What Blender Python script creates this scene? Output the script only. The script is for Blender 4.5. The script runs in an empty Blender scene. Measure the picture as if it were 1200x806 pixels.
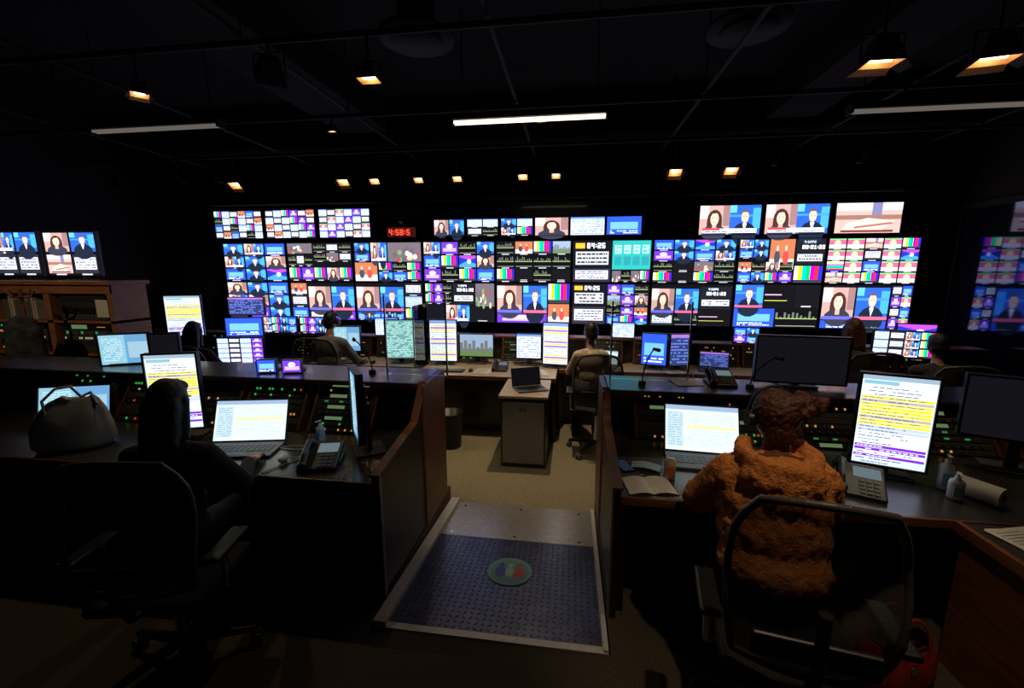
import bpy, bmesh, random
import numpy as np
from math import *
from mathutils import Matrix, Vector
random.seed(7)
D=bpy.data
scene=bpy.context.scene
COL=scene.collection

# ------------------------------------------------------------------ materials
MATS={}
def nodes(name):
    m=D.materials.new(name); m.use_nodes=True
    nt=m.node_tree; b=nt.nodes.get('Principled BSDF')
    MATS[name]=m
    return m,nt,b
def simple(name,col,rough=.5,metal=0,noise=0,nscale=20,bump=0,bscale=60,coat=0,alpha=1,trans=0,vcol=False,bdist=.01):
    m,nt,b=nodes(name)
    b.inputs['Base Color'].default_value=(*col,1)
    b.inputs['Roughness'].default_value=rough
    b.inputs['Metallic'].default_value=metal
    b.inputs['Coat Weight'].default_value=coat
    b.inputs['Alpha'].default_value=alpha
    b.inputs['Transmission Weight'].default_value=trans
    tc=nt.nodes.new('ShaderNodeTexCoord')
    if vcol:
        a=nt.nodes.new('ShaderNodeAttribute'); a.attribute_name='Col'
        nt.links.new(a.outputs['Color'],b.inputs['Base Color'])
    elif noise>0:
        n=nt.nodes.new('ShaderNodeTexNoise'); n.inputs['Scale'].default_value=nscale; n.inputs['Detail'].default_value=5
        nt.links.new(tc.outputs['Object'],n.inputs['Vector'])
        r=nt.nodes.new('ShaderNodeValToRGB')
        r.color_ramp.elements[0].position=.3; r.color_ramp.elements[1].position=.7
        r.color_ramp.elements[0].color=(*[c*(1-noise) for c in col],1)
        r.color_ramp.elements[1].color=(*[min(1,c*(1+noise)) for c in col],1)
        nt.links.new(n.outputs['Fac'],r.inputs['Fac']); nt.links.new(r.outputs['Color'],b.inputs['Base Color'])
    if bump>0:
        n2=nt.nodes.new('ShaderNodeTexNoise'); n2.inputs['Scale'].default_value=bscale; n2.inputs['Detail'].default_value=4
        nt.links.new(tc.outputs['Object'],n2.inputs['Vector'])
        bp=nt.nodes.new('ShaderNodeBump'); bp.inputs['Strength'].default_value=bump; bp.inputs['Distance'].default_value=bdist
        nt.links.new(n2.outputs['Fac'],bp.inputs['Height']); nt.links.new(bp.outputs['Normal'],b.inputs['Normal'])
    return m
def wood(name,c1,c2,rough=.4):
    m,nt,b=nodes(name)
    tc=nt.nodes.new('ShaderNodeTexCoord'); mp=nt.nodes.new('ShaderNodeMapping')
    mp.inputs['Scale'].default_value=(1.5,1.5,14)
    n=nt.nodes.new('ShaderNodeTexNoise'); n.inputs['Scale'].default_value=3; n.inputs['Detail'].default_value=6; n.inputs['Distortion'].default_value=.6
    r=nt.nodes.new('ShaderNodeValToRGB')
    r.color_ramp.elements[0].position=.35; r.color_ramp.elements[1].position=.65
    r.color_ramp.elements[0].color=(*c1,1); r.color_ramp.elements[1].color=(*c2,1)
    nt.links.new(tc.outputs['Object'],mp.inputs['Vector']); nt.links.new(mp.outputs['Vector'],n.inputs['Vector'])
    nt.links.new(n.outputs['Fac'],r.inputs['Fac']); nt.links.new(r.outputs['Color'],b.inputs['Base Color'])
    b.inputs['Roughness'].default_value=rough
def emit(name,strength,vcol=True,col=(1,1,1)):
    m=D.materials.new(name); m.use_nodes=True; nt=m.node_tree; nt.nodes.clear()
    o=nt.nodes.new('ShaderNodeOutputMaterial'); e=nt.nodes.new('ShaderNodeEmission')
    e.inputs['Strength'].default_value=strength
    if vcol:
        a=nt.nodes.new('ShaderNodeAttribute'); a.attribute_name='Col'
        nt.links.new(a.outputs['Color'],e.inputs['Color'])
    else: e.inputs['Color'].default_value=(*col,1)
    nt.links.new(e.outputs[0],o.inputs['Surface']); MATS[name]=m
emit('screen',2.35); emit('screen_bright',1.65); emit('led',1.3)
emit('lamp_glow',7,False,(1,.64,.32)); emit('lamp_glow_small',7,False,(1,.55,.24)); emit('tube_glow',3.0,False,(1,.84,.62)); emit('tube_dim',.13,False,(1,.88,.78))
simple('paint',(.5,.5,.5),.45,vcol=True)
simple('plastic_black',(.010,.010,.012),.4,noise=.2,nscale=40)
simple('plastic_grey',(.10,.10,.11),.5,noise=.1)
simple('chair_frame',(.085,.073,.062),.4,noise=.1)
simple('plastic_white',(.7,.7,.68),.4,noise=.05)
simple('laminate_black',(.008,.008,.010),.3,noise=.3,nscale=60,coat=.15)
simple('laminate_top',(.045,.039,.036),.27,noise=.25,nscale=90)
simple('laminate_pale',(.46,.36,.26),.4,noise=.15,nscale=50)
simple('laminate_grey',(.17,.16,.145),.4,noise=.15,nscale=50)
wood('wood_trim',(.12,.040,.014),(.22,.078,.028))
wood('wood_dark',(.016,.009,.006),(.032,.015,.010))
wood('wood_cabinet',(.26,.095,.04),(.40,.165,.075))
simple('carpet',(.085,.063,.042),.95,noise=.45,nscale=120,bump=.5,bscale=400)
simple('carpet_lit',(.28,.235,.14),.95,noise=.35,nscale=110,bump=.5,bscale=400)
simple('wall_paint',(.006,.006,.007),.85,noise=.15,nscale=6)
simple('ceiling_paint',(.0015,.0015,.0015),1,noise=.3,nscale=3)
simple('steel_dark',(.004,.004,.004),.8,noise=.3)
simple('steel_plate',(.52,.48,.42),.34,metal=.7,noise=.15,nscale=30,bump=.1,bscale=30)
simple('alu_edge',(.66,.63,.57),.45,metal=.25,noise=.08,nscale=30)
simple('diamond_steel',(.085,.09,.125),.3,metal=.9,noise=.25,nscale=12)
simple('chrome',(.5,.5,.5),.2,metal=1)
simple('mirror_glass',(.065,.085,.15),.06,metal=.9)
simple('skin',(.50,.27,.18),.5,noise=.12,nscale=15)
simple('lips',(.40,.12,.10),.4,noise=.1)
simple('eye_white',(.7,.7,.68),.2,noise=.02); simple('iris',(.05,.03,.02),.2,noise=.1)
simple('hair_dark',(.009,.006,.005),.5,noise=.5,nscale=60,bump=.4,bscale=120)
simple('hair_red',(.085,.022,.010),.5,noise=.6,nscale=60,bump=.6,bscale=120)
simple('jacket_fleece',(.74,.25,.06),1.,noise=.28,nscale=55,bump=.9,bscale=95,bdist=.011)
simple('jacket_lining',(.16,.05,.018),1.,noise=.3,nscale=55,bump=.6,bscale=95,bdist=.006)
simple('cloth_black',(.012,.011,.013),.9,noise=.3,bump=.3)
simple('cloth_dark',(.05,.045,.05),.9,noise=.3,bump=.3)
simple('cloth_grey',(.22,.21,.21),.9,noise=.3,bump=.3)
simple('cloth_beige',(.60,.48,.33),.9,noise=.3,bump=.3)
simple('cloth_bag',(.50,.49,.47),.85,noise=.12,nscale=9,bump=.3,bscale=12)
simple('cloth_coat',(.03,.033,.03),.9,noise=.7,nscale=14,bump=.3)
simple('denim',(.02,.025,.05),.9,noise=.3,bump=.3)
simple('shoe',(.02,.02,.02),.5,noise=.2)
simple('leather_red',(.42,.03,.02),.4,noise=.3,bump=.3,bscale=90)
simple('leather_dark',(.05,.02,.015),.45,noise=.3)
simple('paper',(.72,.68,.58),.8,noise=.05,nscale=10)
simple('chair_mesh',(.09,.075,.06),.7,noise=.4,nscale=300,alpha=.75)
simple('mask_blue',(.35,.55,.6),.8,noise=.05)
simple('reflector',(.80,.52,.27),.5,metal=.2,noise=.1)
m=D.materials.new('acrylic'); m.use_nodes=True; nt=m.node_tree; nt.nodes.clear()
o=nt.nodes.new('ShaderNodeOutputMaterial'); mx=nt.nodes.new('ShaderNodeMixShader'); t=nt.nodes.new('ShaderNodeBsdfTransparent'); g=nt.nodes.new('ShaderNodeBsdfGlossy')
fr=nt.nodes.new('ShaderNodeFresnel'); fr.inputs['IOR'].default_value=1.3
g.inputs['Roughness'].default_value=.03; t.inputs['Color'].default_value=(.93,.96,.95,1)
nt.links.new(fr.outputs[0],mx.inputs[0]); nt.links.new(t.outputs[0],mx.inputs[1]); nt.links.new(g.outputs[0],mx.inputs[2]); nt.links.new(mx.outputs[0],o.inputs[0]); MATS['acrylic']=m

# ------------------------------------------------------------------ mesh builder
class B:
    def __init__(s): s.v=[];s.f=[];s.m=[];s.c=[];s.sm=[];s.M=Matrix.Identity(4)
    def add(s,vs,fs,mat,col=(.5,.5,.5),M=None,smooth=False):
        n=len(s.v); T=s.M@M if M is not None else s.M
        s.v+= [tuple(T@Vector(v)) for v in vs]
        for f in fs:
            s.f.append([i+n for i in f]); s.m.append(mat); s.c.append(col); s.sm.append(smooth)
    def box(s,x0,y0,z0,x1,y1,z1,mat,col=(.5,.5,.5),M=None,bev=0):
        if bev>0:
            bm=bmesh.new(); bmesh.ops.create_cube(bm,size=1)
            for v in bm.verts: v.co=Vector(((x0+x1)/2+v.co.x*(x1-x0),(y0+y1)/2+v.co.y*(y1-y0),(z0+z1)/2+v.co.z*(z1-z0)))
            bmesh.ops.bevel(bm,geom=bm.edges[:],offset=bev,segments=2,affect='EDGES',profile=.5)
            bm.verts.index_update()
            s.add([v.co[:] for v in bm.verts],[[v.index for v in f.verts] for f in bm.faces],mat,col,M); bm.free(); return
        vs=[(x,y,z) for x in (x0,x1) for y in (y0,y1) for z in (z0,z1)]
        s.add(vs,[(0,1,3,2),(4,6,7,5),(0,4,5,1),(2,3,7,6),(0,2,6,4),(1,5,7,3)],mat,col,M)
    def cyl(s,p0,p1,r0,r1,mat,n=16,col=(.5,.5,.5),M=None,cap=True):
        p0=Vector(p0);p1=Vector(p1);d=(p1-p0)
        if d.length<1e-6:return
        q=d.to_track_quat('Z','Y').to_matrix()
        vs=[]
        for p,r in ((p0,r0),(p1,r1)):
            for i in range(n):
                a=2*pi*i/n; vs.append(tuple(p+q@Vector((cos(a)*r,sin(a)*r,0))))
        fs=[(i,(i+1)%n,n+(i+1)%n,n+i) for i in range(n)]
        s.add(vs,fs,mat,col,M,smooth=True)
        if cap:
            s.add(vs,[tuple(range(n-1,-1,-1)),tuple(range(n,2*n))],mat,col,M)
    def sph(s,c,r,mat,nu=16,nv=10,col=(.5,.5,.5),M=None):
        if not hasattr(r,'__len__'): r=(r,r,r)
        vs=[(c[0],c[1],c[2]+r[2])]
        for j in range(1,nv):
            ph=pi*j/nv
            for i in range(nu):
                a=2*pi*i/nu; vs.append((c[0]+r[0]*sin(ph)*cos(a),c[1]+r[1]*sin(ph)*sin(a),c[2]+r[2]*cos(ph)))
        vs.append((c[0],c[1],c[2]-r[2])); L=len(vs)-1
        fs=[(0,1+i,1+(i+1)%nu) for i in range(nu)]
        for j in range(nv-2):
            for i in range(nu):
                a=1+j*nu+i;b=1+j*nu+(i+1)%nu; fs.append((a,a+nu,b+nu,b))
        k=1+(nv-2)*nu
        fs+=[(k+i,L,k+(i+1)%nu) for i in range(nu)]
        s.add(vs,fs,mat,col,M,smooth=True)
    def tube(s,pts,r,mat,n=8,col=(.5,.5,.5),M=None):
        for a,b in zip(pts,pts[1:]): s.cyl(a,b,r,r,mat,n,col,M)
        for p in pts[1:-1]: s.sph(p,r,mat,n,6,col,M)
    def lathe(s,c,prof,mat,n=24,col=(.5,.5,.5),M=None,caps=True):
        vs=[];
        for r,z in prof:
            for i in range(n):
                a=2*pi*i/n; vs.append((c[0]+r*cos(a),c[1]+r*sin(a),c[2]+z))
        fs=[]
        for j in range(len(prof)-1):
            for i in range(n): fs.append((j*n+i,j*n+(i+1)%n,(j+1)*n+(i+1)%n,(j+1)*n+i))
        if caps: fs.append(tuple(range(n-1,-1,-1))); fs.append(tuple((len(prof)-1)*n+i for i in range(n)))
        s.add(vs,fs,mat,col,M,smooth=True)
    def obj(s,name,M=None,parent=None):
        me=D.meshes.new(name); me.from_pydata(s.v,[],s.f)
        names=[]
        for x in s.m:
            if x not in names: names.append(x)
        for x in names: me.materials.append(MATS[x])
        me.polygons.foreach_set('material_index',[names.index(x) for x in s.m])
        me.polygons.foreach_set('use_smooth',s.sm)
        ca=me.color_attributes.new('Col','FLOAT_COLOR','CORNER')
        arr=[]
        for p,c in zip(me.polygons,s.c): arr+= [c[0],c[1],c[2],1.]*p.loop_total
        ca.data.foreach_set('color',arr)
        me.update()
        ob=D.objects.new(name,me); COL.objects.link(ob)
        if M is not None: ob.matrix_world=M
        if parent: ob.parent=parent
        return ob
def T(x,y,z,rz=0,rx=0,ry=0,s=1):
    return Matrix.Translation((x,y,z))@Matrix.Rotation(radians(rz),4,'Z')@Matrix.Rotation(radians(rx),4,'X')@Matrix.Rotation(radians(ry),4,'Y')@Matrix.Scale(s,4)

# ------------------------------------------------------------------ screen canvas
GL={'0':['111','101','101','101','111'],'1':['010','110','010','010','111'],'2':['111','001','111','100','111'],'3':['111','001','111','001','111'],
'4':['101','101','111','001','001'],'5':['111','100','111','001','111'],'6':['111','100','111','101','111'],'7':['111','001','010','010','010'],
'8':['111','101','111','101','111'],'9':['111','101','111','001','111'],':':['0','1','0','1','0'],'P':['111','101','111','100','100'],'M':['101','111','111','101','101'],' ':['0','0','0','0','0']}
class Cv:
    def __init__(s,b,x0,z0,w,h,y,mat,lay=0): s.b=b;s.x0=x0;s.z0=z0;s.w=w;s.h=h;s.y=y;s.mat=mat;s.lay=lay
    def sub(s,u0,v0,u1,v1): return Cv(s.b,s.x0+u0*s.w,s.z0+v0*s.h,(u1-u0)*s.w,(v1-v0)*s.h,s.y-.0005,s.mat,s.lay+1)
    def poly(s,pts,col,l=0):
        y=s.y-.0004*l
        vs=[(s.x0+u*s.w,y,s.z0+v*s.h) for u,v in pts]
        s.b.add(vs,[tuple(range(len(vs)))],s.mat,col)
    def r(s,u0,v0,u1,v1,col,l=0): s.poly([(u0,v0),(u1,v0),(u1,v1),(u0,v1)],col,l)
    def e(s,cu,cv,ru,rv,col,l=1,n=14):
        s.poly([(cu+ru*cos(2*pi*i/n),cv+rv*sin(2*pi*i/n)) for i in range(n)],col,l)
    def text(s,t,u0,v0,h,col,l=2,asp=None):
        px=h/5*s.h/s.w; u=u0
        for ch in t:
            g=GL.get(ch,GL['0'])
            for j,row in enumerate(g):
                for i,c in enumerate(row):
                    if c=='1': s.r(u+i*px,v0+h-(j+1)*h/5,u+(i+1)*px,v0+h-j*h/5,col,l)
            u+=(len(g[0])+1)*px
    def lines(s,u0,v0,u1,v1,n,col,l=1,fill=.45,seed=None):
        R=random.Random(seed if seed is not None else random.random())
        dv=(v1-v0)/n
        for k in range(n):
            u=u0
            while u<u1-.02:
                w=min(R.uniform(.04,.16)*(u1-u0),u1-u)
                if R.random()<.75: s.r(u,v0+dv*(k+.5-fill/2),u+w,v0+dv*(k+.5+fill/2),col,l)
                u+=w+.025*(u1-u0)
W=(.95,.95,1)
def woman(c,bg=(.42,.26,.24)):
    c.r(0,0,1,1,bg); c.r(0,.55,.3,1,(.62,.5,.48),1); c.r(.78,.3,1,1,(.25,.14,.14),1); c.e(.5,.5,.25,.36,(.05,.02,.015),2)
    c.r(.25,.1,.75,.45,(.05,.02,.015),2); c.e(.5,.05,.42,.28,(.03,.03,.05),3); c.r(.43,.15,.57,.4,(.55,.3,.22),4)
    c.e(.5,.54,.14,.23,(.75,.45,.35),5); c.r(.42,.56,.47,.585,(.1,.05,.05),6);c.r(.53,.56,.58,.585,(.1,.05,.05),6); c.r(.46,.41,.54,.43,(.5,.1,.1),6); c.poly([(.36,.6),(.42,.72),(.58,.74),(.64,.6),(.62,.8),(.5,.86),(.38,.8)],(.05,.02,.015),6)
def man(c,bg=(.02,.09,.45)):
    c.r(0,0,1,1,bg); c.r(0,.6,1,.68,(.04,.22,.8),1); c.r(.75,.2,1,.9,(.05,.3,.9),1); c.r(0,.75,.22,1,(.1,.4,.9),1)
    c.e(.5,.0,.4,.42,(.01,.015,.03),2); c.poly([(.43,.38),(.57,.38),(.5,.1)],(.8,.8,.9),3); c.poly([(.485,.34),(.515,.34),(.5,.12)],(.4,.05,.05),4)
    c.e(.5,.60,.12,.21,(.72,.42,.33),5); c.poly([(.385,.68),(.39,.79),(.45,.84),(.55,.84),(.61,.79),(.615,.68),(.58,.76),(.42,.76)],(.10,.07,.05),6); c.r(.43,.6,.47,.62,(.1,.05,.05),7);c.r(.53,.6,.57,.62,(.1,.05,.05),7)
def lower(c):
    c.r(.05,.05,.95,.2,(.8,.85,1),8); c.r(.05,.14,.35,.22,(.75,.05,.05),9); c.lines(.1,.06,.9,.14,1,(.03,.05,.3),9)
def news2(c):
    c.r(0,0,1,1,(.05,.1,.5)); woman(c.sub(0,.0,.5,1)); man(c.sub(.5,.0,1,1)); c=c.sub(0,0,1,1); c.y-=.003; lower(c)
def news1w(c): woman(c); c.r(.0,.0,1,.1,(.1,.1,.6),8)
def news1m(c): man(c); c.r(.0,.0,1,.1,(.6,.1,.2),8)
def bars(c):
    cs=[(.7,.7,.7),(.8,.75,.0),(0,.65,.7),(0,.65,.08),(.65,0,.6),(.7,.02,.02),(.02,.02,.75)]
    for i,k in enumerate(cs): c.r(i/7,.18,(i+1)/7,1,k)
    c.r(0,0,1,.18,(.03,.03,.05))
def barsm(c):
    cs=[(.02,.02,.7),(.6,.02,.02),(0,.55,.1),(0,.6,.65),(.6,.0,.5),(.75,.7,.1),(.85,.85,.8)]
    for i,k in enumerate(cs): c.r(0,i/7,1,(i+1)/7,k)
def wave(c):
    c.r(0,0,1,1,(.004,.004,.006)); c.r(0,.45,1,.5,(.25,.35,.1),1); c.r(.02,.05,.98,.09,(.25,.25,.2),1)
    for i in range(10): c.r(i/10,.5,i/10+.05,.5+random.uniform(.05,.4),(.12,.13,.10),1)
def black(c): c.r(0,0,1,1,(.006,.006,.008)); c.r(.3,.04,.7,.1,(.4,.4,.4),1)
def blackline(c): c.r(0,0,1,1,(.005,.005,.006)); c.r(0,.55,.6,.6,(.6,.3,.5),1); c.r(0,.3,.8,.33,(.5,.5,.1),1)
def crowd(c):
    c.r(0,0,1,1,(.12,.10,.12))
    for i in range(14):
        k=random.choice([(.5,.35,.25),(.1,.08,.1),(.6,.6,.62),(.3,.05,.05),(.15,.25,.1)]); u=random.uniform(.05,.9);v=random.uniform(.0,.7)
        c.e(u,v,.07,.14,k,1+i%5,8)
def clock(c,t='04:25'):
    c.r(0,0,1,1,(.006,.006,.01)); c.r(.05,.72,.3,.92,(.9,.35,.02),1); c.text(t,.36,.72,.2,W); c.r(.06,.1,.94,.6,(.45,.47,.5),1); c.lines(.1,.12,.9,.58,3,(.03,.03,.05),2)
def clockw(c,t='00:01:20'):
    c.r(0,0,1,1,(.01,.01,.015)); c.text(t,.2,.62,.15,W); c.r(.06,.15,.94,.42,(.55,.57,.6),1); c.lines(.1,.18,.9,.4,2,(.02,.02,.05),2); c.text('4:59PM',.25,.84,.1,(.6,.7,.8))
def teal(c):
    c.r(0,0,1,1,(.02,.32,.30)); 
    for i in range(4):
        c.r(.06+i*.24,.55,.24+i*.24,.85,(.3,.65,.6),1); c.r(.06+i*.24,.15,.24+i*.24,.45,(.02,.22,.25),1); c.lines(.08+i*.24,.58,.23+i*.24,.82,2,(.02,.2,.25),2)
def textw(c):
    c.r(0,0,1,1,(.02,.02,.03)); c.r(.06,.2,.94,.85,(.6,.62,.72),1); c.lines(.1,.22,.9,.82,4,(.05,.05,.15),2)
def table(c,hdr=(.1,.2,.7)):
    c.r(0,0,1,1,(.48,.56,.76)); c.r(0,.9,1,1,hdr,1); c.lines(.03,.03,.97,.88,9,(.12,.17,.35),1)
def studio(c):
    c.r(0,0,1,1,(.40,.13,.06)); c.r(0,0,1,.35,(.6,.5,.45),1); c.e(.3,.4,.12,.25,(.05,.05,.08),2); c.e(.65,.4,.12,.25,(.5,.05,.05),2); c.e(.3,.7,.05,.1,(.6,.4,.3),3); c.e(.65,.7,.05,.1,(.6,.4,.3),3)
def purple(c):
    c.r(0,0,1,1,(.12,.03,.5)); c.r(.1,.2,.9,.5,(.4,.3,.9),1); c.e(.5,.65,.2,.2,(.8,.6,.95),1)
def blue(c):
    c.r(0,0,1,1,(.02,.07,.6)); c.r(.1,.3,.9,.7,(.12,.35,.95),1); c.lines(.1,.05,.9,.25,2,W,2)
def bluewave(c):
    c.r(0,0,1,1,(.01,.03,.35)); c.poly([(0,.2),(.4,.5),(1,.3),(1,.0),(0,0)],(.05,.25,.85),1); c.poly([(0,.9),(.6,.6),(1,.8),(1,1),(0,1)],(.35,.05,.6),1); c.e(.6,.5,.12,.2,(.6,.75,1),2)
def pinkcell(c):
    c.r(0,0,1,1,(.65,.10,.2)); c.r(0,0,1,.4,(.6,.5,.62),1); c.e(.5,.55,.2,.3,(.75,.5,.3),2); c.r(.0,.88,1,1,(.1,.5,.2),2)
def hands(c):
    c.r(0,0,1,1,(.5,.32,.29)); c.r(0,.45,1,.6,(.25,.12,.1),1); c.r(0,.75,1,1,(.6,.5,.48),1); c.r(.55,.6,.7,1,(.15,.15,.3),2)
    c.poly([(.1,.1),(.7,.05),(.9,.4),(.5,.5),(.2,.35)],(.75,.5,.4),2); c.poly([(.3,.15),(.9,.3),(.85,.36),(.3,.22)],(.3,.12,.1),3); c.r(.1,.03,.9,.1,(.15,.02,.02),3)
def city(c):
    c.r(0,0,1,1,(.22,.30,.42)); c.r(0,0,1,.35,(.10,.16,.06),1)
    for i in range(8): c.r(i/8,.2,i/8+.09,random.uniform(.4,.75),(.12,.13,.14),2)
def grid(c,nx,ny,kinds,gap=.04,label=True):
    k=0
    c.r(0,0,1,1,(.004,.004,.006))
    for j in range(ny):
        for i in range(nx):
            kd=kinds[k%len(kinds)]; k+=1
            s=c.sub((i+gap)/nx,1-(j+1-gap*(2.5 if label else 1))/ny,(i+1-gap)/nx,1-(j+gap)/ny)
            kd(s)
            if label: c.r((i+.3)/nx,1-(j+1-gap*.3)/ny,(i+.7)/nx,1-(j+1-gap*1.9)/ny,(.45,.45,.5),1)
def split(c,parts):
    c.r(0,0,1,1,(.004,.004,.006))
    for (u0,v0,u1,v1,fn) in parts: fn(c.sub(u0+.01,v0+.012,u1-.01,v1-.012))
def G(nx,ny,kinds,**k): return lambda c: grid(c,nx,ny,kinds,**k)
def S(parts): return lambda c: split(c,parts)
def rundown(c):
    R=random.Random(5)
    c.r(0,0,1,1,(.60,.74,.76)); c.r(0,.95,1,1,(.25,.35,.45),1); c.r(.03,.90,.5,.94,(.2,.4,.5),1)
    n=24
    for i in range(n):
        if i in (3,5,6,7,8,10,11): k=(.92,.76,.03)
        elif i in (12,13): k=(.45,.5,.66)
        elif i in (4,9): k=(.42,.36,.30)
        elif i in (18,19,21): k=(.18,.02,.5)
        elif i>21: k=(.52,.60,.78)
        else: k=(.70,.79,.84)
        v=.88-(i+1)*.88/n; c.r(.02,v+.004,.98,v+.88/n-.003,k,1)
        d=(.75,.7,.9) if i in(18,19,21) else (.1,.12,.2)
        c.lines(.05,v+.003,R.uniform(.45,.93),v+.88/n-.003,1,d,2,fill=.34,seed=i)
def rundownY(c):
    c.r(0,0,1,1,(.68,.76,.8)); c.r(0,.92,1,1,(.2,.3,.6),1)
    for i in range(16):
        v=.9-(i+1)*.055; k=[(.9,.82,.15),(.62,.78,.88),(.35,.15,.75),(.72,.78,.62)][(i*7//3)%4]
        c.r(.03,v,.97,v+.045,k,1); c.lines(.06,v,.9,v+.045,1,(.2,.2,.3),2,fill=.3,seed=i)
def laptopui(c):
    c.r(0,0,1,1,(.58,.68,.68)); c.r(0,.9,1,1,(.25,.35,.5),1); c.r(.02,.08,.25,.85,(.42,.56,.62),1); c.lines(.04,.1,.24,.84,14,(.2,.3,.4),2,fill=.3)
    c.lines(.3,.1,.95,.84,18,(.35,.45,.45),1,fill=.25); c.r(.28,.5,.97,.56,(.9,.82,.3),2)
def terminal(c):
    c.r(0,0,1,1,(.10,.22,.23)); c.lines(.03,.03,.97,.97,22,(.35,.55,.5),1); 
def darkui(c):
    c.r(0,0,1,1,(.02,.03,.10)); c.lines(.03,.05,.97,.95,9,(.1,.15,.55),1); c.r(0,.9,1,1,(.3,.1,.4),1)
def off(c): c.r(0,0,1,1,(.003,.003,.004))
def tealscr(c): c.r(0,0,1,1,(.20,.40,.50)); c.r(.5,.0,1,1,(.10,.26,.45),1); c.lines(.05,.1,.45,.9,12,(.6,.7,.7),1,fill=.3); c.r(.55,.2,.95,.75,(.25,.4,.5),2)

def monitor(name,x,y,z0,w,h,draw,rz=0,tilt=0,base=None,mat='screen',bez=.012,dep=.035,wall=False):
    b=B(); hw=w/2
    b.box(-hw-bez,-.004,-bez,hw+bez,dep,h+bez,'plastic_black',bev=.004)
    for a in ((-hw-bez,-bez,-hw,h+bez),(hw,-bez,hw+bez,h+bez),(-hw,-bez,hw,0),(-hw,h,hw,h+bez)):
        b.box(a[0],-.016,a[1],a[2],-.003,a[3],'plastic_black')
    if not wall: b.box(-w*.3,dep-.01,h*.2,w*.3,dep+.025,h*.8,'plastic_black',bev=.008)
    draw(Cv(b,-hw,0,w,h,-.0055,mat))
    M=T(x,y,z0,rz,-tilt)
    if base is not None:
        U=Matrix.Rotation(radians(tilt),4,'X'); zb=base-z0
        b.box(-.03,dep+.02,zb+.01,.03,dep+.05,h*.5,'plastic_grey',M=U,bev=.006)
        b.box(-min(.13,w*.4),-.06+dep,zb,min(.13,w*.4),.13+dep,zb+.014,'plastic_grey',M=U,bev=.005)
    return b.obj(name,M)

# ------------------------------------------------------------------ room
def shell(name,x0,y0,z0,x1,y1,z1,mat):
    b=B(); b.box(x0,y0,z0,x1,y1,z1,mat); return b.obj(name)
LF=-.15
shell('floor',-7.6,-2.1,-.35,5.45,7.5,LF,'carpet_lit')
b=B()
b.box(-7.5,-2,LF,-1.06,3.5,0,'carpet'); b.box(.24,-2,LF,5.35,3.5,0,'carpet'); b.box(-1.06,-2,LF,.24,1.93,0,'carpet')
b.obj('floor_platform')
shell('ceiling',-7.6,-2.1,4.3,5.45,7.5,4.4,'ceiling_paint')
shell('wall_back',-7.6,7.4,LF,5.45,7.5,4.3,'wall_paint')
shell('wall_left',-7.6,-2.1,LF,-7.5,7.4,4.3,'wall_paint')
shell('wall_right',5.35,-2.1,LF,5.45,7.4,4.3,'wall_paint')
shell('wall_front',-7.6,-2.1,LF,5.45,-2,4.3,'wall_paint')
b=B(); b.box(5.31,3.0,.55,5.345,6.9,2.75,'mirror_glass')
for yy in (3.0,4.9,6.9): b.box(5.29,yy-.02,.5,5.35,yy+.02,2.8,'steel_dark')
b.box(5.28,2.97,.48,5.35,6.92,.55,'steel_dark'); b.box(5.28,2.97,2.75,5.35,6.92,2.82,'steel_dark'); b.obj('window_1')
b=B(); b.box(-6.45,7.10,.2,5.2,7.38,3.0,'laminate_black'); b.box(-7.4,6.9,3.02,5.25,7.39,3.12,'wall_paint',bev=.01)
b.obj('video_rack_frame')

# ramp
b=B()
ang=atan2(.15,1.57)
RM=T(0,1.93,0,0,-degrees(ang))
Lr=1.577
b.box(-1.05,0,-.02,.23,Lr,0,'steel_plate',M=RM)
b.box(-.985,.04,0,.20,1.0,.004,'diamond_steel',M=RM)
for i in range(30):
    for j in range(24):
        x=-.965+i*.0395; y=.06+j*.0395
        a=pi/4 if (i+j)%2 else -pi/4
        c,s_=cos(a),sin(a); Lx,Wx=.016,.006
        vs=[(x+Lx*c,y+Lx*s_,.0041),(x-Wx*s_,y+Wx*c,.0041),(x-Lx*c,y-Lx*s_,.0041),(x+Wx*s_,y-Wx*c,.0041),(x,y,.0085)]
        b.add(vs,[(0,1,4),(1,2,4),(2,3,4),(3,0,4)],'diamond_steel',M=RM)
b.box(-1.05,-.005,0,.23,.04,.006,'alu_edge',M=RM); b.box(-1.05,0,0,-.975,Lr,.035,'alu_edge',M=RM)
b.box(.205,0,0,.23,Lr,.02,'alu_edge',M=RM)
for px_,py_ in ((-.9,1.05),(-.4,1.05),(.1,1.05),(-.9,1.5),(-.4,1.5),(.1,1.5)): b.cyl((px_,py_,0),(px_,py_,.003),.012,.011,'chrome',12,M=RM)
b.obj('wheelchair_ramp')
b=B()
n=32
cx,cy=-.37,.60
def disc(r,z,col,cx=cx,cy=cy,ry=None):
    ry=ry or r
    b.add([(cx+r*cos(2*pi*i/n),cy+ry*sin(2*pi*i/n),z) for i in range(n)],[tuple(range(n))],'paint',col,M=RM)
disc(.15,.010,(.12,.36,.26)); disc(.13,.0105,(.10,.24,.24)); disc(.036,.011,(.02,.06,.35),cx-.06,cy-.01,.06); disc(.036,.011,(.42,.05,.04),cx+.06,cy-.01,.06); disc(.03,.0115,(.25,.42,.30),cx,cy-.01,.055)
disc(.018,.0115,(.02,.06,.35),cx-.06,cy+.065);disc(.018,.0115,(.42,.05,.04),cx+.06,cy+.065); disc(.018,.0117,(.30,.45,.34),cx,cy+.065)
b.obj('floor_decal')

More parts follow.
